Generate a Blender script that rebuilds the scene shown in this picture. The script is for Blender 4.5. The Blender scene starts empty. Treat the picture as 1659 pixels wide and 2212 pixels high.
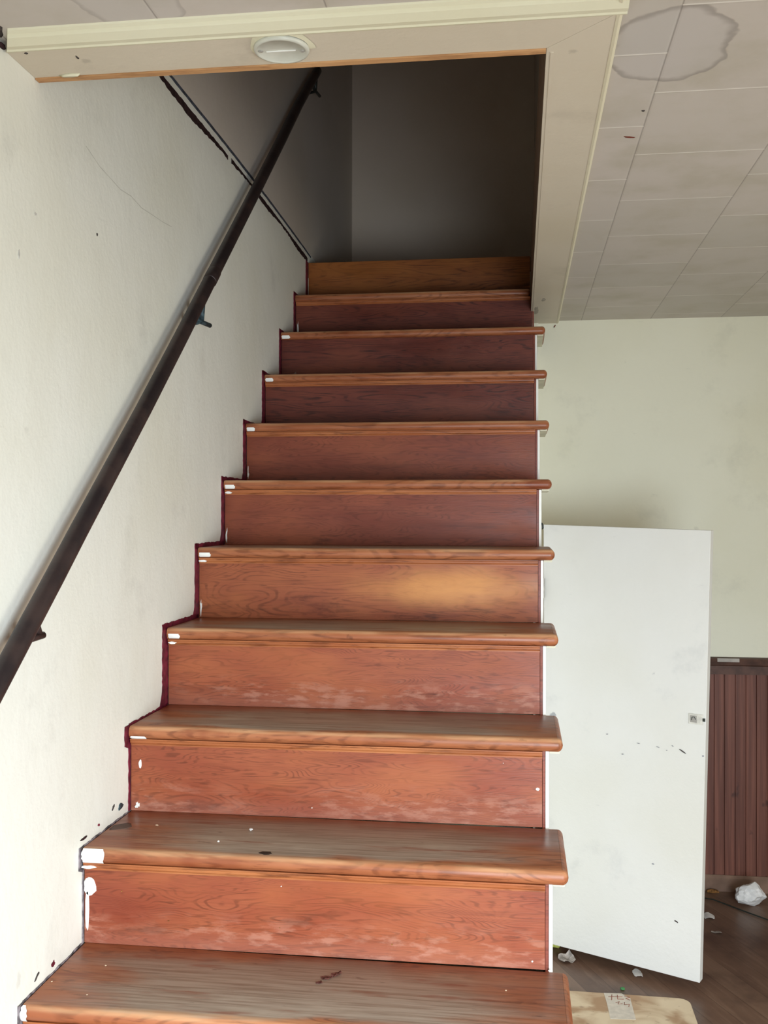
import bpy, bmesh, math, random
from mathutils import Vector, Matrix
random.seed(7)
S = bpy.context.scene
C = S.collection
PI = math.pi

# ------------------------------------------------------------------ camera
cam_d = bpy.data.cameras.new('camera'); cam = bpy.data.objects.new('camera', cam_d); C.objects.link(cam)
YAW, PIT, ROL, F = 0.1321, 0.0022, 0.0016, 2192.26
fw = Vector((-math.sin(YAW)*math.cos(PIT), math.cos(YAW)*math.cos(PIT), math.sin(PIT)))
rt = Vector((math.cos(YAW), math.sin(YAW), 0)); up = rt.cross(fw)
r2 = rt*math.cos(ROL)+up*math.sin(ROL); u2 = -rt*math.sin(ROL)+up*math.cos(ROL)
M = Matrix.Identity(4)
for i in range(3):
    M[i][0] = r2[i]; M[i][1] = u2[i]; M[i][2] = -fw[i]
M.translation = Vector((0.8978, -1.4815, 1.5630))
cam.matrix_world = M
cam_d.sensor_fit = 'VERTICAL'; cam_d.sensor_height = 24; cam_d.lens = F*24/2212
cam_d.clip_start = .02
S.camera = cam

# ------------------------------------------------------------------ world, light, exposure
w = bpy.data.worlds.new('sky'); S.world = w; w.use_nodes = True
w.node_tree.nodes['Background'].inputs[0].default_value = (.75, .87, 1, 1)
w.node_tree.nodes['Background'].inputs[1].default_value = 1.0
S.view_settings.view_transform = 'Standard'; S.view_settings.look = 'None'
S.view_settings.gamma = 1; S.view_settings.use_curve_mapping = False
S.view_settings.exposure = 0.12

def area(name, loc, direction, sx, sy, power, col):
    d = bpy.data.lights.new(name, 'AREA'); d.shape = 'RECTANGLE'; d.size = sx; d.size_y = sy
    d.energy = power; d.color = col
    o = bpy.data.objects.new(name, d); C.objects.link(o); o.location = loc
    o.rotation_euler = Vector(direction).to_track_quat('-Z', 'Z').to_euler()
    return o
# daylight arriving through the open entrance door behind the camera and an added unseen window
area('daylight_entrance_door', (1.60, -2.12, .95), (-.55, 1, -.62), 1.0, 1.5, 96, (.80, .91, 1.0)).data.spread = math.radians(130)
area('daylight_added_window', (3.52, -.1, 1.25), (-1, .15, .0), 1.3, 1.2, 33, (1.0, .93, .79))

# ------------------------------------------------------------------ node helper
class G:
    def __init__(s, name, rough=.6, spec=.3):
        s.m = bpy.data.materials.new(name); s.m.use_nodes = True
        s.t = s.m.node_tree; s.b = s.t.nodes['Principled BSDF']
        s.b.inputs['Roughness'].default_value = rough
        s.b.inputs['Specular IOR Level'].default_value = spec
    def n(s, k, **kw):
        x = s.t.nodes.new(k)
        for a, v in kw.items(): setattr(x, a, v)
        return x
    def set(s, sock, v):
        if hasattr(v, 'links'): s.t.links.new(v, sock)
        elif isinstance(v, (tuple, list)) and len(v) == 3 and sock.type == 'RGBA': sock.default_value = (*v, 1)
        else: sock.default_value = v
    def co(s): return s.n('ShaderNodeTexCoord').outputs['Object']
    def rnd(s): return s.n('ShaderNodeObjectInfo').outputs['Random']
    def sep(s, v):
        x = s.n('ShaderNodeSeparateXYZ'); s.set(x.inputs[0], v); return x.outputs
    def comb(s, x, y, z):
        c = s.n('ShaderNodeCombineXYZ')
        for i, v in enumerate((x, y, z)): s.set(c.inputs[i], v)
        return c.outputs[0]
    def mapg(s, v, scale=(1, 1, 1), loc=(0, 0, 0)):
        x = s.n('ShaderNodeMapping'); s.set(x.inputs[0], v); s.set(x.inputs[1], loc); s.set(x.inputs[3], scale); return x.outputs[0]
    def vadd(s, a, b):
        x = s.n('ShaderNodeVectorMath', operation='ADD'); s.set(x.inputs[0], a); s.set(x.inputs[1], b); return x.outputs[0]
    def noise(s, v, sc=1, det=3, ro=.5, dist=0):
        x = s.n('ShaderNodeTexNoise'); s.set(x.inputs['Vector'], v); x.inputs['Scale'].default_value = sc
        x.inputs['Detail'].default_value = det; x.inputs['Roughness'].default_value = ro
        x.inputs['Distortion'].default_value = dist; return x.outputs['Fac']
    def ma(s, op, a, b=0., c=0.):
        x = s.n('ShaderNodeMath', operation=op); s.set(x.inputs[0], a); s.set(x.inputs[1], b)
        s.set(x.inputs[2], c); return x.outputs[0]
    def rng(s, v, a, b, c=0., d=1., smooth=True):
        x = s.n('ShaderNodeMapRange'); x.interpolation_type = 'SMOOTHSTEP' if smooth else 'LINEAR'
        for i, q in enumerate((v, a, b, c, d)): s.set(x.inputs[i], q)
        return x.outputs[0]
    def mix(s, f, a, b):
        x = s.n('ShaderNodeMix', data_type='RGBA'); s.set(x.inputs[0], f); s.set(x.inputs[6], a); s.set(x.inputs[7], b); return x.outputs[2]
    def col(s, v): s.set(s.b.inputs['Base Color'], v)
    def bump(s, h, st=.3, d=.002):
        x = s.n('ShaderNodeBump'); x.inputs['Strength'].default_value = st; x.inputs['Distance'].default_value = d
        s.set(x.inputs['Height'], h); s.set(s.b.inputs['Normal'], x.outputs[0])
    def blob(s, v, c, r):  # 1 inside an ellipsoid at c with radii r, soft edge
        x = s.n('ShaderNodeVectorMath', operation='SUBTRACT'); s.set(x.inputs[0], v); x.inputs[1].default_value = c
        y = s.n('ShaderNodeVectorMath', operation='DIVIDE'); s.set(y.inputs[0], x.outputs[0]); y.inputs[1].default_value = r
        z = s.n('ShaderNodeVectorMath', operation='LENGTH'); s.set(z.inputs[0], y.outputs[0]); return z.outputs['Value']

def flat(name, c, rough=.6, spec=.3, var=.12, sc=20):
    g = G(name, rough, spec); n = g.noise(g.co(), sc, 4)
    g.col(g.mix(g.rng(n, .3, .7), tuple(x*(1-var) for x in c), tuple(min(1, x*(1+var)) for x in c)))
    g.bump(n, .15, .002)
    return g.m

# ---- painted wall materials
def wallmat(name, c, dirt, marks=True, spots=.5):
    g = G(name, .55, .25); p = g.co()
    big = g.noise(p, 1.7, 3); fine = g.noise(p, 90, 3); mid = g.noise(p, 9, 5, .6)
    c1 = g.mix(g.rng(big, .35, .7), c, tuple(a*b for a, b in zip(c, (.95, .94, .90))))
    if marks:
        v = g.n('ShaderNodeTexVoronoi'); g.set(v.inputs['Vector'], g.vadd(g.mapg(p, (3.1, 3.1, 2.3)), g.mix(1, (0, 0, 0), (0, 0, 0)))); v.inputs['Scale'].default_value = 1.6
        d = g.ma('ADD', v.outputs['Distance'], g.ma('MULTIPLY', g.ma('SUBTRACT', g.noise(p, 28, 4), .5), .22))
        c1 = g.mix(g.ma('MULTIPLY', g.rng(d, .05, .015), spots), c1, dirt)
        st = g.noise(g.mapg(p, (7, 5, 26)), 1, 5, .7)
        c1 = g.mix(g.ma('MULTIPLY', g.rng(st, .66, .80), .3), c1, dirt)
        cl = g.noise(p, 4.2, 6, .65)
        c1 = g.mix(g.ma('MULTIPLY', g.rng(cl, .56, .75), .22), c1, dirt)
    g.col(c1); g.bump(g.ma('ADD', g.ma('MULTIPLY', mid, 2.2), g.ma('MULTIPLY', fine, .35)), .28, .004)
    return g.m
M_wall = wallmat('painted_plaster_left', (.80, .79, .71), (.36, .34, .30), True, .25)
M_back = wallmat('painted_plaster_back', (.80, .78, .635), (.42, .41, .34), True, .3)
M_up = wallmat('painted_plaster_upstairs', (.66, .55, .45), (.2, .18, .16), False)
M_plain = wallmat('painted_plaster_room', (.72, .70, .62), (.3, .3, .3), False)
M_trim = wallmat('cream_trim_board', (.68, .61, .49), (.34, .30, .24), True, .4)
M_trim2 = wallmat('cream_bead', (.74, .69, .52), (.45, .42, .3), False)
M_mould = wallmat('cream_moulding', (.76, .73, .55), (.45, .42, .3), False)
M_door = wallmat('white_door_paint', (.735, .725, .69), (.29, .30, .32), True, .8)
M_white = flat('white_paint', (.86, .85, .80), .5, .3, .04)
M_cream = flat('cream_paint_underside', (.62, .59, .44), .5, .3, .1)
M_maroon = flat('maroon_old_paint', (.13, .010, .026), .5, .3, .5, 60)
M_teal = flat('dark_teal_paint', (.03, .055, .065), .5, .3, .6, 90)
M_seam = flat('dark_seam', (.035, .018, .018), .8, .1, .4, 60)
M_bluegrey = flat('blue_grey_caulk', (.06, .065, .085), .7, .2, .4, 60)
M_black = flat('black_metal', (.02, .025, .02), .45, .5, .3, 60)
M_steel = flat('painted_steel', (.38, .36, .32), .4, .5, .2, 120)
M_grime = flat('dark_grime', (.06, .05, .045), .8, .2, .4, 90)
M_dust = flat('dusty_joint', (.20, .17, .18), .8, .2, .7, 55)
M_wmark = flat('pale_wall_smudge', (.52, .50, .45), .8, .2, .15, 55)
M_chip = flat('red_brown_chip', (.16, .035, .02), .7, .2, .3, 200)
M_leaf = flat('dry_dark_leaf', (.09, .03, .022), .7, .2, .5, 160)
M_paper = flat('white_paper', (.72, .70, .68), .8, .1, .06, 30)
M_scrap = flat('grey_scrap', (.34, .30, .27), .8, .1, .35, 60)
M_yellow = flat('yellow_wrapper', (.48, .50, .12), .35, .5, .3, 120)
M_green = flat('green_plastic', (.03, .20, .05), .4, .5, .3, 120)
M_ochre = flat('ochre_debris', (.22, .10, .03), .8, .2, .5, 120)
M_knot = flat('dark_knot', (.035, .022, .016), .7, .2, .3, 200)

# ---- ceiling: stapled fibre tiles
def ceiling():
    g = G('ceiling_tiles', .6, .2); p = g.co(); x, y, z = g.sep(p)
    PX, PY = .287, .346
    u = g.ma('DIVIDE', g.ma('SUBTRACT', x, .299), PX)
    row = g.ma('FLOOR', u)
    gx = g.ma('ABSOLUTE', g.ma('SUBTRACT', u, g.ma('ROUND', u)))           # 0 at a long groove
    off = g.ma('MULTIPLY', g.ma('MODULO', g.ma('ABSOLUTE', g.ma('ADD', row, 1.)), 2.), .5)   # running bond
    v = g.ma('ADD', g.ma('DIVIDE', g.ma('SUBTRACT', y, .210), PY), off)
    gy = g.ma('ABSOLUTE', g.ma('SUBTRACT', v, g.ma('ROUND', v)))
    mx = g.rng(gx, .0075, .002); my = g.rng(gy, .0085, .003)
    ti = g.n('ShaderNodeTexWhiteNoise', noise_dimensions='2D'); g.set(ti.inputs['Vector'], g.comb(row, g.ma('FLOOR', v), 0.))
    tone = g.mix(ti.outputs['Value'], (.565, .525, .470), (.61, .555, .505))
    tone = g.mix(g.rng(g.noise(p, 5, 5, .6), .4, .75), tone, (.52, .475, .40))
    # water stains: a tide line with a paler, cooler inside
    def stain(c, r, k):
        d = g.blob(g.vadd(p, g.comb(g.ma('MULTIPLY', g.ma('SUBTRACT', g.noise(p, 9, 3), .5), .09), g.ma('MULTIPLY', g.ma('SUBTRACT', g.noise(g.mapg(p, loc=(5, 3, 0)), 9, 3), .5), .09), 0.)), c, r)
        ring = g.ma('MULTIPLY', g.rng(d, .86, .985), g.rng(d, 1.03, .99))
        inside = g.rng(d, 1.02, .97)
        return g.ma('MULTIPLY', ring, k), g.ma('MULTIPLY', inside, k)
    for c, r, k in (((1.155, .355, 2.389), (.108, .15, .3), .75), ((.27, .06, 2.389), (.082, .10, .3), .45)):
        rg, ins = stain(c, r, k)
        tone = g.mix(g.ma('MULTIPLY', ins, .45), tone, (.52, .50, .50))
        tone = g.mix(g.ma('MULTIPLY', rg, .75), tone, (.27, .235, .21))
    tone = g.mix(g.ma('MULTIPLY', mx, .55), tone, (.20, .17, .15))
    tone = g.mix(g.ma('MULTIPLY', my, .75), tone, (.86, .83, .76))  # cross seams: the white highlight along them is put into the colour
    g.col(tone)
    h = g.ma('SUBTRACT', 1., g.ma('MULTIPLY', g.rng(gx, .02, .0), .8))
    h = g.ma('ADD', h, g.ma('MULTIPLY', g.rng(gy, .02, 0.), .7))
    h = g.ma('ADD', h, g.ma('MULTIPLY', g.noise(p, 60, 4), .12))
    g.bump(h, .35, .002)
    return g.m
M_ceil = ceiling()

# ---- varnished fir: contour-line grain
def wood(name, dark, mid, light, kind='riser', gs=(2.2, 6, 16), rings=34., scuff=0., gr=.52, patch=None, rough=.38):
    g = G(name, rough, .32); p = g.co(); r = g.rnd()
    off = g.comb(g.ma('MULTIPLY', r, 37.), g.ma('MULTIPLY', r, 61.), g.ma('MULTIPLY', r, 23.))
    q = g.vadd(p, off)
    n1 = g.noise(g.mapg(q, gs), 1, 2.2, .55, .3)
    cont = g.ma('SINE', g.ma('MULTIPLY', n1, rings*6.28))
    fine = g.noise(g.mapg(q, (5, 130, 330)), 1, 3, .6)
    blot = g.noise(g.mapg(q, (3.0, 9, 8)), 1, 4, .6)
    brk = g.noise(g.mapg(q, (14, 60, 90)), 1, 3, .6)
    c = g.mix(g.rng(blot, .32, .72), mid, light)
    c = g.mix(g.ma('MULTIPLY', g.rng(cont, .1, 1.), g.rng(brk, .36, .64, .08, gr)), c, dark)
    c = g.mix(g.rng(fine, .50, .78, 0., .38), c, dark)
    fl = g.noise(g.mapg(q, (17, 40, 150), (3, 1, 8)), 1, 3, .6)
    c = g.mix(g.rng(fl, .57, .70, 0., .50), c, dark)
    st = g.noise(g.mapg(q, (2.2, 9, 42), (6, 1, 2)), 1, 3, .6)
    c = g.mix(g.rng(st, .52, .72, 0., .42), c, tuple(k*.6 for k in mid))
    x, y, z = g.sep(p)
    if kind == 'riser':
        hue = g.noise(g.mapg(q, (2.1, 3, 5), (9, 2, 4)), 1, 3, .6)
        c = g.mix(g.rng(hue, .46, .68, 0., .55), c, tuple(min(1, k*f) for k, f in zip(light, (1.2, 1.3, 1.1))))
        c = g.mix(g.rng(hue, .46, .30, 0., .45), c, tuple(k*f for k, f in zip(mid, (.75, .6, .7))))
        grime = g.noise(g.mapg(q, (6, 5, 22)), 1, 5, .65)
        c = g.mix(g.ma('MULTIPLY', g.rng(grime, .56, .72), g.rng(z, .14, .0, .05, .65)), c, tuple(k*.55 for k in dark))
        if scuff:
            sc = g.noise(g.mapg(q, (19, 5, 62)), 1, 5, .62)
            area_ = g.noise(g.mapg(q, (3.5, 5, 3)), 1, 2)
            m = g.ma('MULTIPLY', g.rng(sc, .46, .64), g.ma('MULTIPLY', g.rng(z, .095, .015), g.rng(area_, .36, .56, .15, 1.)))
            c = g.mix(g.ma('MULTIPLY', m, scuff), c, (.50, .24, .165))
            c = g.mix(g.ma('MULTIPLY', g.rng(z, .05, .0), scuff*.45), c, (.42, .19, .15))
        if patch:
            d = g.blob(g.vadd(p, g.comb(g.ma('MULTIPLY', g.ma('SUBTRACT', g.noise(p, 5, 3), .5), .35), 0., g.ma('MULTIPLY', g.ma('SUBTRACT', g.noise(p, 7, 3), .5), .06))), patch, (.25, .5, .07))
            c = g.mix(g.ma('MULTIPLY', g.rng(d, 1.2, .1, 0., .9), g.rng(grime, .75, .40, .55, 1.)), c, (.60, .26, .075))
    if kind == 'tread':
        e = g.ma('ADD', x, g.ma('MULTIPLY', g.ma('SUBTRACT', g.noise(g.mapg(q, (3, 14, 1)), 1, 4), .5), .5))
        m = g.ma('MULTIPLY', g.rng(e, -.02, .26), g.rng(e, 1.02, .74))
        yy = g.ma('ADD', y, g.ma('MULTIPLY', g.ma('SUBTRACT', g.noise(g.mapg(q, (4, 5, 1), (3, 3, 3)), 1, 4), .5), .11))
        m = g.ma('MULTIPLY', m, g.ma('MULTIPLY', g.rng(yy, .005, .035), g.rng(yy, .28, .20)))
        m = g.ma('MULTIPLY', m, g.rng(z, -.004, -.0005))
        gw = g.mix(g.rng(fine, .35, .7), (.35, .285, .225), (.215, .158, .115))
        gw = g.mix(g.ma('MULTIPLY', g.rng(blot, .5, .75), .6), gw, (.50, .42, .33))
        c = g.mix(g.ma('MULTIPLY', m, .95), c, gw)
        # walked-on front edge, pale along the arris
        ed = g.ma('MULTIPLY', g.ma('MULTIPLY', g.rng(y, -.001, .003), g.rng(y, .026, .010)), g.rng(z, -.014, -.003))
        c = g.mix(g.ma('MULTIPLY', ed, g.rng(g.noise(g.mapg(q, (6, 40, 40)), 1, 3), .35, .65, .15, .6)), c, (.66, .38, .20))
        sp = g.noise(g.mapg(q, (16, 60, 9)), 1, 4, .6)
        c = g.mix(g.rng(sp, .66, .76, 0., .5), c, tuple(k*.5 for k in dark))
        red = g.noise(g.mapg(q, (3.2, 22, 1), (1, 7, 0)), 1, 4, .6)
        c = g.mix(g.rng(red, .58, .70, 0., .7), c, (.20, .045, .018))
    g.col(c)
    g.set(g.b.inputs['Roughness'], g.rng(blot, .3, .7, rough-.06, rough+.16))
    g.bump(g.ma('ADD', fine, g.ma('MULTIPLY', cont, .15)), .10, .0015)
    return g.m
D, Md, L = (.085, .020, .007), (.275, .068, .026), (.40, .118, .038)
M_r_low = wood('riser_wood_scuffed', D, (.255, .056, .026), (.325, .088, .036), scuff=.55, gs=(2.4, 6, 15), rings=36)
M_r_mid = wood('riser_wood', D, (.175, .038, .020), (.245, .060, .028), gs=(1.8, 6, 13), rings=40)  # middle risers: the light fading up the flight is put into the colour
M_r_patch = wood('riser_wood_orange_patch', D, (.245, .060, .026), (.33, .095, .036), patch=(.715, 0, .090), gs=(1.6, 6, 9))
M_r_up = wood('riser_wood_shaded', (.035, .009, .007), (.112, .023, .015), (.165, .038, .021), gs=(1.2, 6, 10), rings=40, gr=.85)  # upper risers: same wood, darkened in colour for the weaker light up there
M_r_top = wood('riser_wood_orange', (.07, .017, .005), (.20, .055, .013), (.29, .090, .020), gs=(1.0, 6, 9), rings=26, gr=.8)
M_tread = wood('tread_wood', D, (.30, .090, .036), (.40, .145, .060), kind='tread', gs=(1.3, 12, 3), rings=24, rough=.36)
M_nosem = wood('moulding_wood', D, (.33, .095, .032), (.43, .15, .05), kind='plain', gs=(1.3, 12, 12), rings=10)
M_bare = wood('bare_orange_pine', (.30, .13, .05), (.56, .30, .13), (.66, .38, .18), kind='plain', gs=(1.3, 12, 12), rings=10, rough=.6)
M_stringer = wood('stringer_wood', D, (.20, .045, .028), (.26, .07, .04), kind='plain')
M_brown = wood('dark_lining_wood', (.05, .025, .015), (.12, .065, .035), (.17, .10, .055), kind='plain', rough=.6)

def wainscot():
    g = G('wainscot_wood', .5, .3); p = g.co(); x, y, z = g.sep(p)
    c = g.mix(g.rng(g.noise(g.mapg(p, (60, 3, 1.6)), 1, 4, .6), .35, .7), (.115, .038, .024), (.20, .072, .046))
    c = g.mix(g.rng(g.noise(g.mapg(p, (16, 3, 9)), 1, 3, .6), .66, .76, 0., .7), c, (.035, .013, .01))
    g.col(c); return g.m
M_wains = wainscot()
M_base = flat('dusty_baseboard', (.19, .115, .08), .7, .2, .2, 12)
M_capw = flat('dark_cap_rail', (.085, .04, .028), .55, .3, .25, 30)

def floormat():
    g = G('worn_wood_floor', .35, .4); p = g.co(); x, y, z = g.sep(p)
    a = math.radians(24)
    u = g.ma('ADD', g.ma('MULTIPLY', x, math.cos(a)), g.ma('MULTIPLY', y, math.sin(a)))
    v = g.ma('SUBTRACT', g.ma('MULTIPLY', y, math.cos(a)), g.ma('MULTIPLY', x, math.sin(a)))
    pl = g.ma('FLOOR', g.ma('DIVIDE', u, .09))
    wn = g.n('ShaderNodeTexWhiteNoise', noise_dimensions='1D'); g.set(wn.inputs['W'], pl)
    fr = g.ma('ABSOLUTE', g.ma('SUBTRACT', g.ma('FRACT', g.ma('DIVIDE', u, .09)), .5))
    c = g.mix(wn.outputs['Value'], (.125, .070, .047), (.21, .130, .088))
    st = g.noise(g.comb(g.ma('MULTIPLY', u, 45.), g.ma('MULTIPLY', v, 4.), 0.), 1, 5, .65)
    c = g.mix(g.rng(st, .45, .75, 0., .6), c, (.25, .165, .115))
    c = g.mix(g.rng(g.noise(p, 4, 5, .6), .45, .7, 0., .55), c, (.04, .022, .018))
    c = g.mix(g.rng(fr, .485, .5, 0., .8), c, (.015, .008, .006))
    g.col(c); g.bump(st, .15, .002); return g.m
M_floor = floormat()

def pipe_mat():
    g = G('aged_iron_pipe', .42, .4); p = g.co()
    n = g.noise(p, 14, 5, .6); n2 = g.noise(g.mapg(p, loc=(4, 4, 4)), 7, 4, .6)
    c = g.mix(g.rng(n, .35, .7), (.026, .018, .019), (.052, .033, .030))
    c = g.mix(g.rng(n2, .60, .72, 0., .6), c, (.11, .060, .035))
    g.col(c); g.b.inputs['Metallic'].default_value = .25; g.bump(n, .3, .003); return g.m
M_pipe = pipe_mat()

def board_mat():
    g = G('stained_tan_board', .7, .2); p = g.co()
    n = g.noise(g.mapg(p, (6, 9, 1)), 1, 3, .5, .6)
    c = g.mix(g.rng(n, .40, .62), (.70, .57, .40), (.42, .27, .16))
    c = g.mix(g.rng(g.noise(p, 40, 4), .62, .75, 0., .4), c, (.2, .12, .08))
    g.col(c); return g.m
M_tan = board_mat()
M_tape = flat('masking_tape', (.62, .56, .48), .6, .2, .08, 60)
M_ink = flat('red_brown_ink', (.26, .09, .06), .8, .1, .3, 80)

# ------------------------------------------------------------------ mesh helpers
def link(name, bm, m, parent=None, loc=(0, 0, 0), smooth=False):
    bmesh.ops.recalc_face_normals(bm, faces=bm.faces)
    me = bpy.data.meshes.new(name); bm.to_mesh(me); bm.free()
    o = bpy.data.objects.new(name, me); C.objects.link(o); o.location = loc
    me.materials.append(m)
    if smooth:
        for f in me.polygons: f.use_smooth = True
    if parent: o.parent = parent
    return o
def struct(name, bm, m, parent=None, **k):
    o = link(name, bm, m, parent, **k)
    if not parent: o['kind'] = 'structure'
    return o
def box(bm, x0, x1, y0, y1, z0, z1):
    v = [bm.verts.new((x, y, z)) for x in (x0, x1) for y in (y0, y1) for z in (z0, z1)]
    for f in ((0, 1, 3, 2), (4, 6, 7, 5), (0, 4, 5, 1), (2, 3, 7, 6), (0, 2, 6, 4), (1, 5, 7, 3)): bm.faces.new([v[i] for i in f])
    return v
def B(*a):
    bm = bmesh.new()
    for q in a: box(bm, *q)
    return bm
def prism(bm, pts, ax, a, b):
    """pts: 2D polygon in the two other axes (in xyz order), extruded along ax from a to b"""
    def P(p, t):
        l = list(p); l.insert(ax, t); return l
    v0 = [bm.verts.new(P(p, a)) for p in pts]; v1 = [bm.verts.new(P(p, b)) for p in pts]
    bm.faces.new(v0); bm.faces.new(list(reversed(v1)))
    n = len(pts)
    for i in range(n): bm.faces.new([v0[i], v0[(i+1) % n], v1[(i+1) % n], v1[i]])
    return bm
def bevel(o, w, seg=3, ang=40):
    md = o.modifiers.new('b', 'BEVEL'); md.width = w; md.segments = seg; md.limit_method = 'ANGLE'; md.angle_limit = math.radians(ang)
    for f in o.data.polygons: f.use_smooth = True
    wn = o.modifiers.new('wn', 'WEIGHTED_NORMAL'); wn.keep_sharp = True
    return o
def tube(bm, pts, rads, seg=20, caps=True):
    pts = [Vector(p) for p in pts]; rings = []
    if not hasattr(rads, '__len__'): rads = [rads]*len(pts)
    ref = Vector((1, 0, 0))
    for i, p in enumerate(pts):
        t = (pts[min(i+1, len(pts)-1)]-pts[max(i-1, 0)]).normalized()
        a = ref-t*ref.dot(t)
        if a.length < .1: a = Vector((0, 0, 1))-t*t.z
        a.normalize(); b = t.cross(a)
        rings.append([bm.verts.new(p+(a*math.cos(2*PI*k/seg)+b*math.sin(2*PI*k/seg))*rads[i]) for k in range(seg)])
    for r0, r1 in zip(rings, rings[1:]):
        for k in range(seg): bm.faces.new([r0[k], r0[(k+1) % seg], r1[(k+1) % seg], r1[k]])
    if caps: bm.faces.new(rings[0]); bm.faces.new(list(reversed(rings[-1])))
    return bm
def empty(name, loc=(0, 0, 0), **props):
    o = bpy.data.objects.new(name, None); C.objects.link(o); o.location = loc; o.empty_display_size = .05
    for k, v in props.items(): o[k] = v
    return o
def tag(o, label, cat, group=None):
    o['label'] = label; o['category'] = cat
    if group: o['group'] = group
    return o

# ------------------------------------------------------------------ dimensions (metres)
W, WR = .995, .957            # tread right end, riser right face
RUN, RISE, OV = .2614, .2, .016
ZT = lambda k: .4678+.2*k      # top of tread k
YN = lambda k: RUN*k           # its nosing
HC, HF, YB = 2.379, 2.668, 2.905
CZ = 2.389
wl = lambda y: -.008*y         # the left wall runs very slightly off square

# ------------------------------------------------------------------ room shell
struct('floor', B((-.3, 3.7, -2.3, YB+.1, -.08, 0)), M_floor)
bm = bmesh.new()
prism(bm, [(-.2, -2.3), (wl(-2.3), -2.3), (wl(4.2), 4.2), (-.2, 4.2)], 2, -.05, 5.0)
wall_left = struct('wall_left', bm, M_wall)
# the ceiling slab with the stair opening; its top is the upper floor
struct('ceiling', B((.960, 3.7, -2.3, YB+.1, CZ, 2.66), (-.1, .960, -2.3, .330, CZ, 2.66)), M_ceil)
struct('wall_back', B((-.1, 3.7, YB, YB+.1, 0, CZ), (-.1, .979, YB-.012, YB+.1, 0, 2.60)), M_back)
struct('wall_right', B((3.4, 3.5, -2.3, -.75, 0, CZ), (3.4, 3.5, .55, YB+.1, 0, CZ), (3.4, 3.5, -.75, .55, 0, .65), (3.4, 3.5, -.75, .55, 1.85, CZ)), M_plain)
struct('wall_front', B((-.1, 1.1, -2.1, -2.0, 0, CZ), (2.15, 3.7, -2.1, -2.0, 0, CZ), (1.1, 2.15, -2.1, -2.0, 1.95, CZ)), M_plain)
# entrance door frame and added window frame behind / beside the camera
struct('trim_1', B((1.06, 1.1, -2.0, -1.98, 0, 2.0), (2.15, 2.19, -2.0, -1.98, 0, 2.0), (1.06, 2.19, -2.0, -1.98, 1.95, 2.0)), M_mould)
struct('window_1_added', B((3.38, 3.42, -.79, -.75, .61, 1.89), (3.38, 3.42, .55, .59, .61, 1.89), (3.38, 3.42, -.75, .55, .61, .65), (3.38, 3.42, -.75, .55, 1.85, 1.89), (3.43, 3.46, -.12, -.08, .65, 1.85)), M_mould)
# upstairs; front wall and ceiling unseen, added to block light and keep it dark
struct('wall_upper_back', B((-.3, 1.2, 4.13, 4.23, 2.6, 5.0)), M_up)
struct('wall_upper_right', B((.979, 1.08, .2, 4.2, 2.655, 5.0)), M_up)
struct('wall_upper_front_unseen', B((-.1, 1.05, .18, .30, 2.655, 5.0)), M_up)
struct('ceiling_upper_unseen', B((-.3, 1.2, .1, 4.3, 4.9, 5.0)), M_up)
struct('floor_upper', B((-.1, .979, YB-.012, 4.2, 2.60, HF-.006)), M_brown)
# the upper part of the left wall is a separate sheet of board: two seams
def ribbon(name, ys, z0, z1, m, th, jag, parent, n=90):
    bm = bmesh.new(); prev = None
    for i in range(n+1):
        t = i/n; y = ys[0]+(ys[-1]-ys[0])*t
        a = z0(y)+random.uniform(-jag, jag); b = z1(y)+random.uniform(-jag, jag)*.5
        cur = [bm.verts.new((wl(y)+d, y, z)) for d in (-.001, th) for z in (a, b)]
        if prev:
            for p, q in ((0, 1), (1, 3), (3, 2), (2, 0)): bm.faces.new([prev[p], prev[q], cur[q], cur[p]])
        prev = cur
    return struct(name, bm, m, parent)
ribbon('seam_gap', (.33, 1.62), lambda y: 2.668+.01*(y-.9)+.006*math.sin(9*y), lambda y: 2.684+.012*(y-.9), M_seam, .0015, .0025, wall_left)
ribbon('seam_gap', (1.66, 2.88), lambda y: 2.684-.022*max(0, y-2.2)+.005*math.sin(11*y), lambda y: 2.697-.016*max(0, y-2.2), M_seam, .0015, .0025, wall_left)
ribbon('seam_line', (.33, 2.95), lambda y: 2.703+.012*math.sin((y-.9)*1.5), lambda y: 2.709+.014*math.sin((y-.9)*1.5), M_bluegrey, .003, .0008, wall_left)
bm = bmesh.new(); prism(bm, [(wl(.331)-.002, .331), (wl(.331)+.0015, .331), (wl(4.129)+.0015, 4.129), (wl(4.129)-.002, 4.129)], 2, 2.716, 4.9)
struct('upper_wall_sheet', bm, wallmat('brownish_upper_sheet', (.62, .55, .48), (.2, .18, .16), False), wall_left)
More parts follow.
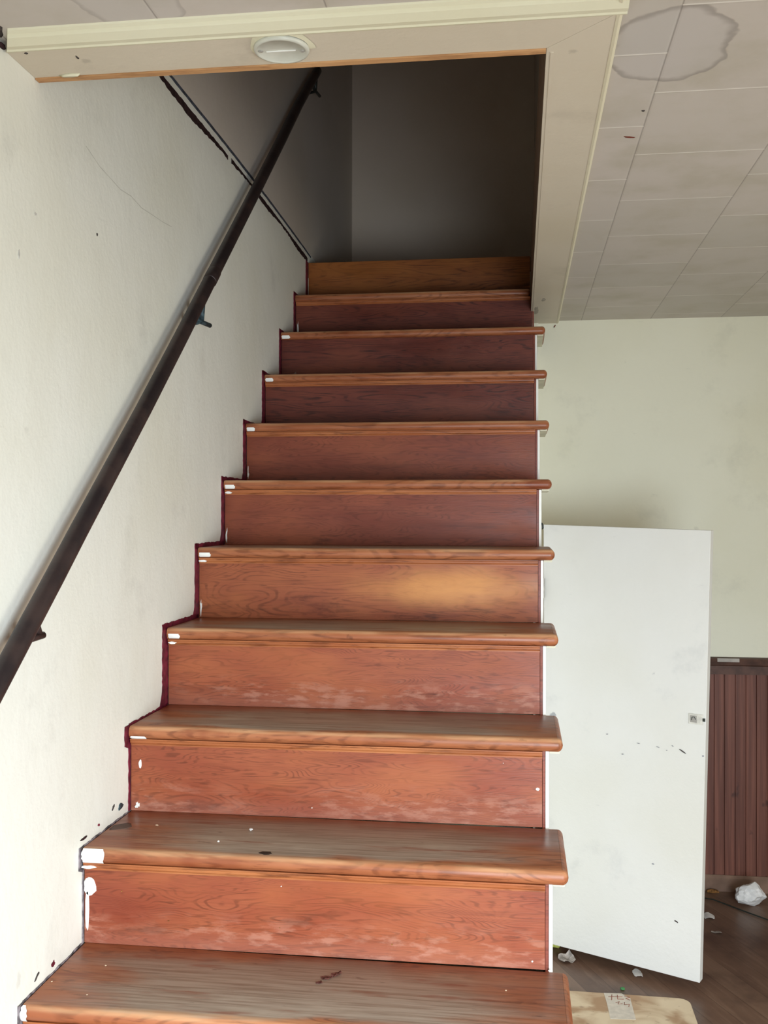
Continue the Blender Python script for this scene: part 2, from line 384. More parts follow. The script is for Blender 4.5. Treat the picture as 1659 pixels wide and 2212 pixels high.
# maroon old paint showing where the wallboard was cut round the steps
LY = {1: .262, 2: .505, 3: .768, 4: 1.023, 5: 1.291, 6: 1.555, 7: 1.810, 8: 2.068, 9: 2.338, 10: 2.598, 11: 2.846}
def border(k):
    bm = bmesh.new(); zb, zt = ZT(k-1), ZT(k)+(.011 if k > 3 else .002)
    rf = YN(k)+OV+.002
    if k == 11: zt = HF
    n = 26; prev = None
    y0 = LY[k] if k > 3 else (YN(k)+OV-(.008 if k == 3 else .0035))
    for i in range(n+1):                       # vertical strip before the riser
        z = zb+(zt-zb)*i/n
        flare = .02*max(0, 1-(z-zb)/.035) if k > 3 else 0
        nose = (.024 if k == 3 else .0175) if (k <= 3 and zt-z < .048) else 0
        y = y0-flare-nose+random.uniform(-.002, .002)*(1 if k > 2 else .6)
        cur = [bm.verts.new((wl(q)+d, q, z)) for d in (-.001, .0022) for q in (y, rf)]
        if prev:
            for p, q in ((0, 1), (1, 3), (3, 2), (2, 0)): bm.faces.new([prev[p], prev[q], cur[q], cur[p]])
        prev = cur
    if k < 11:                                 # thin line above the tread
        prev = None; n = 18
        for i in range(n+1):
            y = y0+(YN(k+1)+OV-y0)*i/n
            cur = [bm.verts.new((wl(y)+d, y, z)) for d in (-.001, .0022) for z in (ZT(k)-.004, ZT(k)+(.011 if k > 3 else .0035 if k == 3 else .0015)+random.uniform(-.002, .002))]
            if prev:
                for p, q in ((0, 1), (1, 3), (3, 2), (2, 0)): bm.faces.new([prev[p], prev[q], cur[q], cur[p]])
            prev = cur
    return struct('old_paint_edge', bm, M_maroon if k > 2 else M_dust, wall_left)
for k in range(1, 12): border(k)
def ymarks():                                   # torn and chipped bits by the lower steps, plus smudges
    spots = [(.317, 2.125, .005, .003, M_wmark), (.604, 2.165, .003, .003, M_grime), (.254, 2.034, .003, .009, M_wmark),
             (.388, 1.423, .003, .008, M_grime), (.70, .903, .008, .004, M_grime), (.62, .888, .005, .003, M_maroon),
             (.745, .893, .016, .008, M_teal), (.33, .69, .010, .003, M_grime), (.40, .684, .007, .006, M_maroon), (.545, .884, .02, .003, M_seam)]
    for y, z, a, b, m in spots:
        bm = bmesh.new(); n = 11
        vs = []
        for i in range(n):
            t = 2*PI*i/n; r = random.uniform(.6, 1.15)
            vs.append((y+a*r*math.cos(t), z+b*r*math.sin(t)+(.5*a*math.cos(t) if m is M_grime and a > b else 0)))
        v0 = [bm.verts.new((wl(p[0])-.001, *p)) for p in vs]; v1 = [bm.verts.new((wl(p[0])+.0018, *p)) for p in vs]
        bm.faces.new(v1)
        for i in range(n): bm.faces.new([v0[i], v0[(i+1) % n], v1[(i+1) % n], v1[i]])
        struct('chipped_spot', bm, m, wall_left)
ymarks()
bm = bmesh.new(); cp = [(.545, 2.335), (.62, 2.316), (.736, 2.304), (.80, 2.309), (.87, 2.302), (.948, 2.307), (1.02, 2.311), (1.09, 2.318)]
for (ya, za), (yb, zb) in zip(cp, cp[1:]):
    v = [bm.verts.new((wl(y)+.0006, y, z+d)) for y, z in ((ya, za), (yb, zb)) for d in (-.0008, .0008)]
    bm.faces.new([v[0], v[2], v[3], v[1]])
struct('hairline_crack', bm, flat('crack_shade', (.56, .54, .47)), wall_left)

# trim boards round the opening
BW = .112
bm = bmesh.new()
prism(bm, [(wl(.2), .203), (.945+BW, .203), (.945, .315), (wl(.3), .315)], 2, HC, CZ+.001)
bevel(struct('trim_2', bm, M_trim), .001, 2)
bm = bmesh.new()
prism(bm, [(.945, .315), (.945+BW, .203), (.945+BW, YB), (.945, YB)], 2, HC-.0002, CZ+.001)
tr = struct('trim_3', bm, M_trim)
bm = bmesh.new(); prism(bm, [(.952, HC-.0014), (.958, HC-.0014), (.958, HC+.001), (.952, HC+.001)], 1, .33, YB); struct('edge_bead', bm, M_trim, tr)
bm = bmesh.new()
prism(bm, [(.144, CZ+.001), (.146, 2.386), (.152, 2.383), (.156, 2.385), (.161, 2.380), (.178, 2.3735), (.189, 2.374), (.193, 2.3775), (.197, 2.374), (.203, 2.3755), (.205, HC), (.205, CZ+.001)], 0, 0., .945+BW+.014)
for v_ in bm.verts:
    if v_.co.x < .1: v_.co.x = wl(.2)+.002+(.205-v_.co.y)*.55
struct('trim_4', bm, M_mould)
bm = bmesh.new()
prism(bm, [(.945+BW-.002, HC-.001), (.945+BW+.003, HC-.002), (.945+BW+.008, HC+.002), (.945+BW+.010, CZ+.001), (.945+BW-.002, CZ+.001)], 1, .150, YB-.001)
struct('trim_5', bm, M_trim2)
struct('trim_6', B((wl(.3)+.001, .944, .3155, .331, 2.3765, 2.66)), M_bare)
struct('trim_7', B((.9455, .9595, .3315, YB-.016, 2.380, 2.66)), M_brown)
# marks on the boards and ceiling
def fleck(name, loc, a, b, h, m, label, cat, rz=0, group=None, parent=None):
    bm = bmesh.new(); n = 12; ring = [[], []]
    for i in range(n):
        t = 2*PI*i/n; r = random.uniform(.75, 1.15)
        x, y = a*r*math.cos(t), b*r*math.sin(t)
        x, y = x*math.cos(rz)-y*math.sin(rz), x*math.sin(rz)+y*math.cos(rz)
        ring[0].append(bm.verts.new((x, y, 0))); ring[1].append(bm.verts.new((x*.7, y*.7, h)))
    bm.faces.new(ring[0]); bm.faces.new(ring[1])
    for i in range(n): bm.faces.new([ring[0][i], ring[0][(i+1) % n], ring[1][(i+1) % n], ring[1][i]])
    o = link(name, bm, m, parent, loc, True)
    if label: tag(o, label, cat, group)
    return o
tb = bpy.data.objects['trim_2']
fleck('nail_hole', (.031, .216, HC+.0002), .004, .0035, -.0012, M_grime, None, None, parent=tb)
fleck('nail_hole', (.114, .243, HC+.0002), .0022, .007, -.0012, M_grime, None, None, parent=tb)
fleck('peeling_paint', (.072, .309, HC), .022, .005, -.004, M_mould, None, None, parent=tb)
M_sm = flat('trim_smudge', (.44, .40, .33), .8, .1, .2, 60)
fleck('grime_smudge', (.990, 2.42, HC), .010, .04, -.0003, M_sm, None, None, parent=tr)
fleck('grime_smudge', (.965, 2.62, HC), .012, .10, -.0003, M_sm, None, None, parent=tr)
ce = bpy.data.objects['ceiling']
fleck('corner_fleck', (.006, .150, CZ), .018, .030, -.0012, M_grime, None, None, .3, parent=ce)  # small dark flecks in the corner between ceiling and wall
fleck('corner_fleck', (.002, .185, 2.381), .006, .015, -.004, M_seam, None, None, .2, parent=ce)
fleck('red_chip', (1.135, .787, CZ), .014, .0032, -.0015, M_chip, 'thin red-brown sliver stuck to a ceiling tile below the water stain', 'chip', .35)
fleck('red_chip', (1.149, .643, CZ), .004, .004, -.0015, M_grime, 'tiny dark speck on the long ceiling groove below the water stain', 'chip', 0)
o = fleck('red_chip', (1.048, YB-.001, 2.366), .007, .0025, .003, M_chip, 'small red-brown chip where the trim board meets the back wall', 'chip', 0)
o.rotation_euler = (PI/2, math.radians(-55), 0)

# round blank cover plate on the header board
cp = empty('cover_plate', (.486, .250, HC), label='round blank off-white cover plate screwed on the board over the stair opening', category='cover plate')
def lathe(pr, seg=40, sx=1., sy=1.):
    bm = bmesh.new(); rings = []
    for r, z in pr: rings.append([bm.verts.new((sx*r*math.cos(2*PI*k/seg), sy*r*math.sin(2*PI*k/seg), z)) for k in range(seg)])
    for a, b in zip(rings, rings[1:]):
        for k in range(seg): bm.faces.new([a[k], a[(k+1) % seg], b[(k+1) % seg], b[k]])
    bm.faces.new(rings[0]); bm.faces.new(rings[-1]); return bm
M_plate = flat('grey_white_plate', (.60, .60, .52), .35, .5, .05, 30)
link('plate', lathe([(.0475, .0), (.049, -.004), (.0475, -.0085), (.044, -.0095), (.042, -.0082), (.0415, -.0072), (.001, -.0066)]), M_plate, cp, smooth=True)
link('raised_bar', B((-.027, .025, -.0009, .0009, -.0084, -.0064)), M_white, cp)  # raised line; the bright highlight along it is put into the white
for sx in (-1, 1): link('screw', lathe([(.0045, -.006), (.0045, -.0078), (.003, -.009), (.0005, -.0093)], 16), M_steel, cp, (sx*.036, .004*sx, 0), True)
bm = bmesh.new()                                   # smeared paint ring
n = 40
def ringv(r, z): return [bm.verts.new((r(t)*math.cos(t)+.002, r(t)*math.sin(t)-.004, z)) for t in [PI*.80+ (PI*1.28)*i/n for i in range(n+1)]]
a = ringv(lambda t: .0465, -.003); b = ringv(lambda t: .0565+.002*math.sin(5*t), -.0008)
for i in range(n): bm.faces.new([a[i], a[i+1], b[i+1], b[i]])
link('paint_smear', bm, M_mould, cp)

# wall under the stairs (closet side) with a small door opening
YO0, YO1, ZO = 2.20, 2.74, 1.53
def stepped(y_front, z_low, k0, k1, drop=.031, back=0):
    pts = []
    for k in range(k0, k1+1):
        pts.append((YN(k)+OV+.001+back, max(z_low, ZT(k)-RISE))); pts.append((YN(k)+OV+.001+back, ZT(k)-drop))
    return pts
pts = stepped(0, 0, -1, 9, back=.0)
pts[0] = (pts[0][0], 0.)
yend = YN(9)+OV+.30
poly = pts+[(YB-.013, ZT(9)-.031)]
side = bmesh.new()
lower = [p for p in poly]
# polygon with the opening cut out of its bottom edge
full = lower+[(YB-.013, 0), (YO1, 0), (YO1, ZO), (YO0, ZO), (YO0, 0)]
prism(side, full, 0, WR+.0005, WR+.0075)
struct('wall_stair_side', side, M_white)
struct('trim_8', B((WR+.008, WR+.020, YO0-.05, YO0, 0, ZO+.05), (WR+.008, WR+.020, YO1, YO1+.05, 0, ZO+.05), (WR+.008, WR+.020, YO0, YO1, ZO, ZO+.05)), M_white)

# panelled lower back wall
wp = B()
bm = bmesh.new(); pitch = .0425; x = .98; pts = [(.98, YB), (.98, YB-.014)]
i = 0
while x < 3.39:
    g0 = x+pitch
    pts += [(g0-.004 if i % 2 else g0-.003, YB-.014), (g0-.002, YB-.009), (g0+.002, YB-.009), (g0+.004, YB-.014)]
    x = g0; i += 1
pts.append((3.4, YB-.014)); pts.append((3.4, YB))
prism(bm, pts, 2, .06, .905)
o = struct('trim_9', bm, M_wains)
bm = bmesh.new(); prism(bm, [(YB, .90), (YB-.020, .90), (YB-.020, .935), (YB-.026, .940), (YB-.030, .957), (YB-.026, .966), (YB, .970)], 0, .98, 3.4)
cap = struct('cap_rail', bm, M_capw, o)
link('paint_dab', B((1.715, 1.803, YB-.0315, YB-.024, .953, .9675)), flat('thin_white_smear', (.42, .38, .34)), cap)
bm = bmesh.new(); prism(bm, [(YB, 0), (YB-.024, 0), (YB-.024, .055), (YB-.018, .066), (YB, .066)], 0, .98, 3.4)
struct('baseboard_back', bm, M_base)

# ------------------------------------------------------------------ staircase
st = empty('staircase', (0, 0, 0), label='steep straight flight of red-brown varnished wooden stairs along the left wall', category='stairs')
def tread_mesh(depth, xr, dx=0.):
    """bullnosed front, bullnosed returned end, rounded plan corners; x from dx to xr, y from 0 to depth, top at z=0"""
    rc = .012; pl = []
    for c, a0 in (((xr-rc, rc), -90), ((xr-rc, depth-rc), 0)):
        for i in range(6):
            a = math.radians(a0+90*i/5); pl.append((c[0]+rc*math.cos(a), c[1]+rc*math.sin(a)))
    bm = bmesh.new(); R = .0145
    prof = [(R*(1-math.cos(math.radians(a))), -R+R*math.sin(math.radians(a))) for a in (90, 70, 50, 25, 0, -25, -50, -70, -90)]
    prof = [(d*.85, z*1.03) for d, z in prof]
    def inset(d):   # offset of front edge and right end, keeping left and back
        out = [(dx, d)]
        for x, y in pl:
            nx, ny = (xr-rc), (rc if y < depth/2 else depth-rc)
            vx, vy = x-nx, y-ny; l = math.hypot(vx, vy) or 1
            out.append((x-vx/l*d, y-vy/l*d))
        out.append((dx, depth)); return out
    rings = []
    n = len(pl)+2
    for d, z in prof: rings.append([bm.verts.new((x, y, z)) for x, y in inset(d)])
    for a, b in zip(rings, rings[1:]):
        for i in range(n): bm.faces.new([a[i], a[(i+1) % n], b[(i+1) % n], b[i]])
    bm.faces.new(rings[0]); bm.faces.new(rings[-1])
    return bm
def smooth_by_angle(o, deg=40):
    for f in o.data.polygons: f.use_smooth = True
    try: o.data.set_sharp_from_angle(angle=math.radians(deg))
    except Exception: pass
    return o
def dab(parent, x0, x1, y, z, a0, a1, r=.0155):
    bm = bmesh.new(); nx, na = 8, 8; grid = []
    for i in range(nx+1):
        row = []
        for j in range(na+1):
            a = math.radians(a0+(a1-a0)*j/na)
            e = .004*math.sin(PI*j/na)*(1 if i == nx else 0)+(random.uniform(-.0015, .0015) if i in (0, nx) else 0)
            rr = r+.0007*math.sin(PI*i/nx)*math.sin(PI*j/na)
            row.append(bm.verts.new((x0+(x1-x0)*i/nx+e, y-rr*.86*math.cos(a), z+rr*math.sin(a)*1.03)))
        grid.append(row)
    for i in range(nx):
        for j in range(na): bm.faces.new([grid[i][j], grid[i+1][j], grid[i+1][j+1], grid[i][j+1]])
    return link('paint_dab', bm, M_white, parent, smooth=True)
def blobface(parent, x, z, a, b, m, name='paint_spot', y=-.0006, th=.0014, n=14, rough=.12):
    """thin paint spot on a riser face (riser-local coordinates, y<0 towards the room)"""
    bm = bmesh.new(); v0, v1 = [], []
    for i in range(n):
        t = 2*PI*i/n; r = random.uniform(1-rough, 1+rough)
        v0.append(bm.verts.new((x+a*r*math.cos(t), y+.0006, z+b*r*math.sin(t)))); v1.append(bm.verts.new((x+a*.9*r*math.cos(t), y-th, z+b*.9*r*math.sin(t))))
    bm.faces.new(v1)
    for i in range(n): bm.faces.new([v0[i], v0[(i+1) % n], v1[(i+1) % n], v1[i]])
    return link(name, bm, m, parent, smooth=False)
treads, risers = {}, {}
KLOW = -1
for k in range(KLOW, 12):
    y = YN(k)
    zlow = ZT(k-1) if k > KLOW else 0.
    h = ZT(k)-.028-zlow if k < 11 else HF-.002-zlow
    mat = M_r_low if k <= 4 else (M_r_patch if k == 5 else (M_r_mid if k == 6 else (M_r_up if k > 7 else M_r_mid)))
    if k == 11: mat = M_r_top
    lx = wl(y)+.0035
    xr = WR-.007
    o = link('riser', B((lx, xr if k < 11 else .944, 0, .018, 0, h)), mat, st, (0, y+OV, zlow))
    risers[k] = o
    bevel(o, .0008, 1)
    if k == 11: continue
    depth = RUN+OV+.002 if k < 10 else RUN+OV-.002
    t = link('tread', tread_mesh(depth, W if k <= 9 else .942, wl(y)+.004), M_tread, st, (0, y, ZT(k)))
    smooth_by_angle(t, 50); treads[k] = t
    if k != 9:                       # scotia under the nosing; missing on one step
        bm = bmesh.new(); hh = .0155
        prof = [(OV+.001, 0), (.0045, 0), (.0045, -.003), (.0060, -.0045), (.0065, -.009), (.0095, -.0125), (.0095, -.0155), (OV+.001, -.0155)]
        prism(bm, prof, 0, lx+.002, xr if k < 10 else .942)
        link('cove_moulding', bm, M_nosem, st, (0, y, ZT(k)-.0297))
    if k <= 9:
        link('return_moulding', B((WR+.0085, W-.007, .016, depth-.012, -.0345, -.0285)), M_cream, st, (0, y, ZT(k)))
# open side board of the flight: thin, stepped, flush with the riser fronts
bm = bmesh.new()
front = stepped(0, 0, KLOW, 10); front[0] = (front[0][0], 0.02)
rear = [(YN(10)+OV+.02, ZT(10)-.031), (YN(10)+OV+.02, ZT(8)), (YN(KLOW)+OV+.26, 0.02)]
prism(bm, front+rear, 0, WR-.0062, WR-.0002)
link('stringer', bm, M_stringer, st)
# paint dabs at the left ends
for k, L_ in {3: .035, 4: .030, 5: .032, 6: .030, 7: .026, 8: .026, 9: .030}.items():
    x0 = wl(YN(k))+.006
    dab(treads[k], x0+.002, x0+L_, .0128, -.0150, -48 if k != 3 else -75, 2 if k != 3 else -28)
dab(treads[2], wl(.52)+.005, wl(.52)+.049, .0128, -.0150, -60, 62, .0165)
dab(treads[1], wl(.26)+.004, wl(.26)+.012, .0128, -.0150, -70, 60, .0165)
for k in (2, 4, 5, 6): blobface(risers[k], wl(YN(k))+.017, .1615, .011 if k > 2 else .016, .0035, M_white, y=-.0105, rough=.2)
blobface(risers[2], .012, .118, .014, .019, M_white); blobface(risers[2], .006, .070, .004, .045, M_white)
blobface(risers[3], .020, .110, .0035, .010, M_white); blobface(risers[3], .940, .085, .0045, .0035, M_white); blobface(risers[3], .013, .014, .005, .007, M_white, rough=.5)
blobface(risers[2], .925, .016, .002, .0015, M_white)
for k in (5, 6, 7): blobface(risers[k], wl(YN(k))+.009, .03, .0022, .02, M_white, rough=.5)
blobface(risers[10], wl(2.6)+.012, .045, .005, .045, M_white, rough=.3)
for i in range(9):
    k = random.choice((1, 2, 2, 3, 3)); blobface(risers[k], random.uniform(.05, .9), random.uniform(.02, .15), random.uniform(.0008, .0022), random.uniform(.0006, .0013), M_ochre if i % 3 else M_white, 'speck')
for dx in (.0, .005, .011): 
    blobface(risers[9], .030+dx, .028+dx*.6, .0011, .012, M_scrap, 'scratch')
blobface(risers[9], .258, .035, .0011, .010, M_scrap, 'scratch')

# hinge leaf on the open edge of the steps
def hinge(z, y):
    h = bmesh.new(); tube(h, [(0, 0, -.035), (0, 0, .035)], .005, 12)
    return h
# ------------------------------------------------------------------ closet door, swung open
bm = bmesh.new()
A0, A1 = Vector((.992, 2.190, .035)), Vector((.985, 2.19, 1.527))         # hinge side bottom / top
B0, B1 = Vector((1.4845, 1.940, .035)), Vector((1.518, 1.938, 1.512))
nrm = Vector((.43, .90, 0)).normalized()*.034
v = [bm.verts.new(p) for p in (A0, B0, B1, A1, A0+nrm, B0+nrm, B1+nrm, A1+nrm)]
for f in ((0, 1, 2, 3), (7, 6, 5, 4), (0, 4, 5, 1), (1, 5, 6, 2), (2, 6, 7, 3), (3, 7, 4, 0)): bm.faces.new([v[i] for i in f])
door = struct('door_1', bm, M_door); bevel(door, .0015, 2)
tag(door, 'plain white closet door standing open beside the stairs', 'door')
du = (B0-A0).normalized(); dn = Vector((du.y, -du.x, 0))
if dn.y > 0: dn = -dn
def ondoor(x, z, off=0.):
    """point on the door face at world x and height z"""
    t = (z-.035)/1.48
    a = A0.lerp(A1, t); b = B0.lerp(B1, t); s = (x-a.x)/(b.x-a.x); p = a.lerp(b, s); p.z = z
    return p+dn*off
def quadbox(name, c, hw, hh, th, m, parent, lift=0.):
    bm = bmesh.new(); z = Vector((0, 0, 1)); dd = dn
    vs = [bm.verts.new(c+du*a+z*b+dd*q) for q in (lift-.001, lift+th) for a, b in ((-hw, -hh), (hw, -hh), (hw, hh), (-hw, hh))]
    for f in ((3, 2, 1, 0), (4, 5, 6, 7), (0, 1, 5, 4), (1, 2, 6, 5), (2, 3, 7, 6), (3, 0, 4, 7)): bm.faces.new([vs[i] for i in f])
    return link(name, bm, m, parent)
lc = ondoor(1.4745, .893)
lp = quadbox('latch_plate', lc, .024, .017, .0022, flat('worn_latch_plate', (.62, .60, .54), .4, .5, .15, 60), door); bevel(lp, .001, 2)
quadbox('latch_recess', lc+du*-.008, .011, .0115, .0006, flat('latch_shadow_metal', (.33, .31, .28), .5, .4), lp, .0018)
bm = bmesh.new(); tube(bm, [lc+du*-.014+dn*.003+Vector((0, 0, -.004)), lc+du*-.012+dn*.004+Vector((0, 0, .006)), lc+du*-.004+dn*.004+Vector((0, 0, .007)), lc+du*-.001+dn*.003+Vector((0, 0, -.001))], .0012, 8)
link('latch_hook', bm, M_black, lp)
quadbox('latch_bolt', lc+du*.026, .004, .005, .003, M_black, lp)
for (x, z, a, b, rot) in ((1.434, .782, .014, .0022, -.5), (1.405, .795, .004, .0016, -.5), (1.387, .778, .003, .0012, 0), (1.20, .807, .004, .0014, .1), (1.36, .785, .006, .0010, -.2), (1.30, .789, .006, .0010, -.1), (1.345, .392, .005, .0022, 0), (1.415, .218, .007, .0028, -.4), (1.25, .745, .004, .002, 0), (1.495, .775, .003, .003, 0)):
    c = ondoor(x, z); bm = bmesh.new(); n = 10; v0, v1 = [], []
    for i in range(n):
        t = 2*PI*i/n; r = random.uniform(.7, 1.2); p, q = a*r*math.cos(t), b*r*math.sin(t)
        p, q = p*math.cos(rot)-q*math.sin(rot), p*math.sin(rot)+q*math.cos(rot)
        v0.append(bm.verts.new(c+du*p+Vector((0, 0, q)))); v1.append(bm.verts.new(c+du*p+Vector((0, 0, q))+dn*.0009))
    bm.faces.new(v1)
    for i in range(n): bm.faces.new([v0[i], v0[(i+1) % n], v1[(i+1) % n], v1[i]])
    link('scuff_mark', bm, M_grime if a > .0055 and b > .002 else flat('grey_scuff', (.30, .30, .32)), door)
for z in (1.30, .32):
    bm = bmesh.new(); tube(bm, [(.983, 2.178, z-.035), (.983, 2.178, z+.035)], .006, 12)
    link('hinge', bm, M_steel, door)
# dark hooks screwed to the side of the steps
for nm, y, z, hh, lab in (('hook', 1.582, 1.528, .010, 'small dark bracket on the side of the stairs just above the closet door'),
                          ('hook', .79, .785, .020, 'small dark metal hook hanging at the side of the stairs below an overhanging tread')):
    bm = bmesh.new(); tube(bm, [(WR+.0085, y+.03, z+hh), (WR+.012, y+.03, z+hh*.3), (WR+.0125, y+.03, z-hh*.6), (WR+.010, y+.03, z-hh)], [.0022, .003, .003, .0012], 10)
    tag(link(nm, bm, M_black, None, (0, 0, 0), True), lab, 'hook')

# ------------------------------------------------------------------ handrail
rail_pts = [(0.043, 0.0597, 1.2499), (0.042, 0.1581, 1.3259), (0.041, 0.312, 1.446), (0.04, 0.4105, 1.524), (0.037, 0.7736, 1.8062), (0.035, 1.0454, 2.0237), (0.033, 1.3141, 2.2423), (0.03, 1.8022, 2.6383), (0.027, 2.1764, 2.9429), (0.024, 2.4859, 3.1982), (0.021, 2.8794, 3.5037)]
t0 = Vector(rail_pts[1])-Vector(rail_pts[0])
start = Vector(rail_pts[0])-t0*3.2
hr = empty('handrail', (0, 0, 0), label='long dark iron pipe handrail slanting up the left wall beside the stairs', category='handrail')
pp = [start]+[Vector(p) for p in rail_pts]
# resample
rs = []
for a, b in zip(pp, pp[1:]):
    for i in range(6): rs.append(a.lerp(b, i/6))
rs.append(pp[-1]); e = rs[-1]; td = (rs[-1]-rs[-3]).normalized()
rr = [.0188]*len(rs)
rs += [e+td*.006, e+td*.010]; rr += [.0165, .009]
bm = bmesh.new(); tube(bm, rs, rr, 24); link('pipe', bm, M_pipe, hr, smooth=True)
for t_, wdt in ((1.10, .03),):
    c = Vector((0.034, 1.306, 2.2361)); d = (Vector(rail_pts[7])-Vector(rail_pts[5])).normalized()
    bm = bmesh.new(); tube(bm, [c-d*.03, c-d*.028, c+d*.028, c+d*.03], [.0188, .0200, .0200, .0188], 24); link('pipe_collar', bm, M_pipe, hr, smooth=True)
for (rx, ry, rz, tx, ty, tz, m) in ((0.041, 0.2238, 1.3783, 0.044, 0.2558, 1.3413, M_pipe), (0.034, 1.2095, 2.1571, 0.038, 1.2704, 2.0895, M_teal), (0.021, 2.8353, 3.4678, 0.028, 2.8957, 3.3984, M_black)):
    # a stub under the pipe, its arm running back to a wall plate behind the pipe
    dd = Vector((0, ry+.03, rz-.02))
    yb = ry-(rz-tz)*.78
    bm = bmesh.new(); tube(bm, [(rx-.004, yb+.004, tz), (rx, (yb+ty)/2, tz), (tx, ty+.004, tz+.002)], [.007, .0065, .0065], 14)
    br = link('bracket', bm, m, hr, smooth=True)
    bm = bmesh.new(); tube(bm, [(rx, ry+.006, rz-.010), (rx, yb+.055, tz+.004)], [.010, .007], 12)
    link('bracket_strut', bm, m, br, smooth=True)
    bm = bmesh.new(); tube(bm, [(rx-.002, yb+.045, tz), (.018, yb+.062, tz), (wl(ty)+.003, yb+.080, tz)], [.006, .006, .006], 12)
    link('bracket_arm', bm, m, br, smooth=True)
    pl_ = link('wall_plate', B((wl(ty)-.001, wl(ty)+.004, yb+.066, yb+.094, tz-.014, tz+.014)), m, br); bevel(pl_, .0015, 2)

# ------------------------------------------------------------------ things lying about
def crumple(name, loc, s, m, label, cat, seed=1, sub=3, k=.35, rot=0):
    rnd = random.Random(seed); bm = bmesh.new(); bmesh.ops.create_icosphere(bm, subdivisions=sub, radius=1)
    dirs = [(Vector((rnd.uniform(-1, 1), rnd.uniform(-1, 1), rnd.uniform(-1, 1))).normalized(), rnd.uniform(.55, .98)) for _ in range(26)]
    for v in bm.verts:
        d = v.co.normalized(); r = 1.15
        for q, h in dirs:
            c = d.dot(q)
            if c > .2: r = min(r, h/c)
        r *= 1+k*.25*math.sin(9*d.x+seed)*math.cos(7*d.y-seed)+rnd.uniform(-.05, .05)
        v.co = Vector((d.x*r*s[0], d.y*r*s[1], d.z*r*s[2]))
    mz = min(v.co.z for v in bm.verts)
    for v in bm.verts: v.co.z -= mz
    o = link(name, bm, m, None, loc); o.rotation_euler = (0, 0, rot)
    return tag(o, label, cat)
def scrap(name, loc, sx, sy, lift, m, label, cat, seed=1, rot=0.):
    """curled torn scrap: a thin irregular sheet with thickness"""
    rnd = random.Random(seed); bm = bmesh.new(); N = 7; g = []
    ph = rnd.uniform(0, 6)
    for i in range(N+1):
        row = []
        for j in range(N+1):
            u, v = i/N*2-1, j/N*2-1
            q = 1-.22*abs(u*v)
            x = u*sx*q+rnd.uniform(-.05, .05)*sx; y = v*sy*q+rnd.uniform(-.05, .05)*sy
            z = lift*(.10+.45*abs(math.sin(1.7*u+ph))+.45*max(0, v*math.cos(ph)+.3*u)**2)
            row.append(bm.verts.new((x, y, z)))
        g.append(row)
    for i in range(N):
        for j in range(N): bm.faces.new([g[i][j], g[i+1][j], g[i+1][j+1], g[i][j+1]])
    mz = min(v.co.z for v in bm.verts)
    for v in bm.verts: v.co.z -= mz-.0004
    o = link(name, bm, m, None, loc); o.rotation_euler = (0, 0, rot)
    sd = o.modifiers.new('s', 'SOLIDIFY'); sd.thickness = .0006; sd.offset = 1
    return tag(o, label, cat)
crumple('crumpled_paper', (1.812, 2.725, 0), (.080, .060, .048), M_paper, 'crumpled white paper on the floor by the back wall', 'paper', 3)
scrap('paper_scrap', (1.066, 2.132, 0), .030, .026, .030, M_scrap, 'grey-brown torn paper scrap on the floor near the hinge side of the open door', 'paper scrap', 2, .5)
scrap('paper_scrap', (1.300, 2.060, 0), .016, .028, .012, M_paper, 'white paper scrap sticking out under the bottom edge of the open door', 'paper scrap', 4, .1)
scrap('paper_scrap', (1.632, 2.448, 0), .020, .010, .006, M_scrap, 'thin pale paper scrap on the open floor in front of the crumpled paper', 'paper scrap', 5, 0)
scrap('paper_scrap', (1.632, 2.60, 0), .022, .028, .016, M_paper, 'white paper scrap peeking from behind the free edge of the open door', 'paper scrap', 6, 0)
crumple('wrapper', (1.030, 2.235, 0), (.030, .02, .012), M_yellow, 'yellow-green wrapper on the floor under the hinge side of the open door', 'wrapper', 5, 2)
crumple('green_bit', (1.237, 1.935, 0), (.010, .008, .005), M_green, 'small bright green bit on the floor in front of the open door', 'litter', 6, 2)
crumple('debris_clump', (1.690, 2.858, 0), (.030, .010, .010), M_ochre, 'ochre and dark debris clump against the baseboard behind the free edge of the door', 'debris', 9, 2)
crumple('debris_clump', (1.80, 2.862, 0), (.020, .009, .012), M_grime, 'dark debris clump against the baseboard behind the crumpled paper', 'debris', 12, 2)
bm = bmesh.new(); tube(bm, [(1.60, 2.80, .004), (1.68, 2.776, .004), (1.77, 2.675, .004), (1.86, 2.58, .004), (2.0, 2.50, .004)], .0026, 10)
tag(link('cord', bm, M_black, None, smooth=True), 'thin dark cord lying on the floor before the crumpled white paper', 'cord')

# tan board with tape
bb = empty('tan_board', (0, 0, 0), label='tan stained board with rounded corner and white tape, lying right of the lowest visible step', category='board')
xa, xb, ya, yb_, rc = .985, 1.440, 1.10, 1.868, .035
pl = [(xa, ya), (xb, ya)]+[(xb-rc+rc*math.cos(math.radians(a)), yb_-rc+rc*math.sin(math.radians(a))) for a in range(0, 91, 15)]+[(xa, yb_+.006)]
bm = bmesh.new(); prism(bm, pl, 2, 0, .016); bevel(link('panel', bm, M_tan, bb), .003, 2)
bm = bmesh.new()
bm2 = [(1.178, 1.70), (1.255, 1.705), (1.253, 1.845), (1.228, 1.872), (1.172, 1.868), (1.176, 1.80)]
prism(bm, bm2, 2, .0158, .0168); tp = link('tape', bm, M_tape, bb)
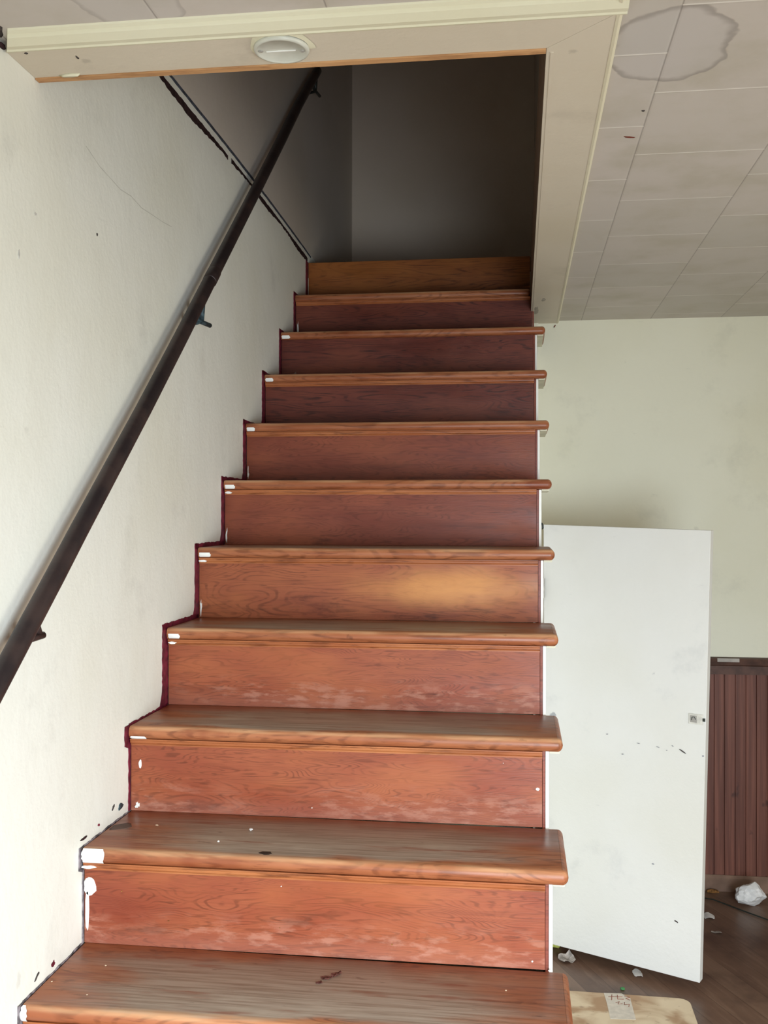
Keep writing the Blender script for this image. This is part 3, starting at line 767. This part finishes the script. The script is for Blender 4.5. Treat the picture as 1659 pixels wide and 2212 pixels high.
# hand-written strokes on the tape
strokes = [[(1.184, 1.842), (1.214, 1.846)], [(1.197, 1.860), (1.193, 1.822)], [(1.214, 1.858), (1.212, 1.830), (1.232, 1.832)], [(1.213, 1.845), (1.229, 1.848)],
           [(1.236, 1.856), (1.252, 1.846), (1.238, 1.838), (1.251, 1.828)], [(1.204, 1.806), (1.216, 1.814), (1.210, 1.796), (1.224, 1.802)], [(1.232, 1.812), (1.230, 1.794), (1.246, 1.800), (1.242, 1.784)]]
for s_ in strokes:
    bm = bmesh.new(); tube(bm, [(x, y, .0170) for x, y in s_], .0011, 6); link('ink_stroke', bm, M_ink, tp)

# bits on the treads
cur = empty('dry_leaf', (.535, .445, ZT(1)), label='curled dark brown dry leaf on the lowest visible tread', category='leaf')
for (dx, dy, a, b, h, r) in ((.012, .018, .013, .005, .006, .9), (-.004, .002, .010, .007, .004, .3), (-.014, -.020, .006, .005, .004, .8)):
    bm = bmesh.new(); n = 14; v0, v1, v2 = [], [], []
    for i in range(n):
        t = 2*PI*i/n; q = random.uniform(.7, 1.2); x, y = a*q*math.cos(t), b*q*math.sin(t)
        x, y = x*math.cos(r)-y*math.sin(r)+dx, x*math.sin(r)+y*math.cos(r)+dy
        v0.append(bm.verts.new((x, y, .0003))); v1.append(bm.verts.new((x, y, .0012+h*random.uniform(0, .6)))); v2.append(bm.verts.new((dx+(x-dx)*.5, dy+(y-dy)*.5, h*.35)))
    bm.faces.new(v0); bm.faces.new(v2)
    for i in range(n):
        j = (i+1) % n; bm.faces.new([v0[i], v0[j], v1[j], v1[i]]); bm.faces.new([v1[i], v1[j], v2[j], v2[i]])
    link('leaf_piece', bm, M_leaf, cur)
def knot(tr_, x, y, a, b):
    fleck('knot', (x, y, .0001), a, b, .0006, M_knot, None, None, parent=tr_)
knot(treads[2], .384, .028, .0155, .010)
fleck('dark_stain', (.022, .155, .0001), .020, .030, .0003, flat('dark_stain_wood', (.10, .06, .045)), None, None, -.5, parent=treads[2])
for k in range(3):
    pass
crumple('plaster_crumb', (.268, .605, ZT(2)), (.0032, .003, .0022), M_white, 'small round white crumb left of the dark knot on the second lowest tread', 'crumb', 3, 2)
crumple('plaster_crumb', (.316, .690, ZT(2)), (.006, .007, .003), M_paper, 'flaky white crumb near the back of the second lowest tread', 'crumb', 4, 2)
crumple('plaster_crumb', (.100, .695, ZT(2)), (.005, .003, .002), flat('tan_crumb', (.55, .38, .26)), 'tan crumb near the wall end of the second lowest tread', 'crumb', 5, 2)
for i, (x, y, lab) in enumerate(((.088, .439, 'pale crumb at the back wall end of the lowest visible tread'), (.014, .36, 'pale crumb against the wall on the lowest visible tread'), (.103, .318, 'pale crumb near the front wall end of the lowest visible tread'), (.875, .44, 'pale crumb at the back right of the lowest visible tread'))):
    crumple('plaster_crumb', (x, y, ZT(1)), (.0028, .0022, .0015), flat('pale_crumb', (.65, .50, .34)), lab, 'crumb', 20+i, 1)
crumple('plaster_crumb', (.960, .533, ZT(1)), (.006, .004, .003), M_white, 'white plaster crumb behind the right end of the lowest visible tread', 'crumb', 31, 2)
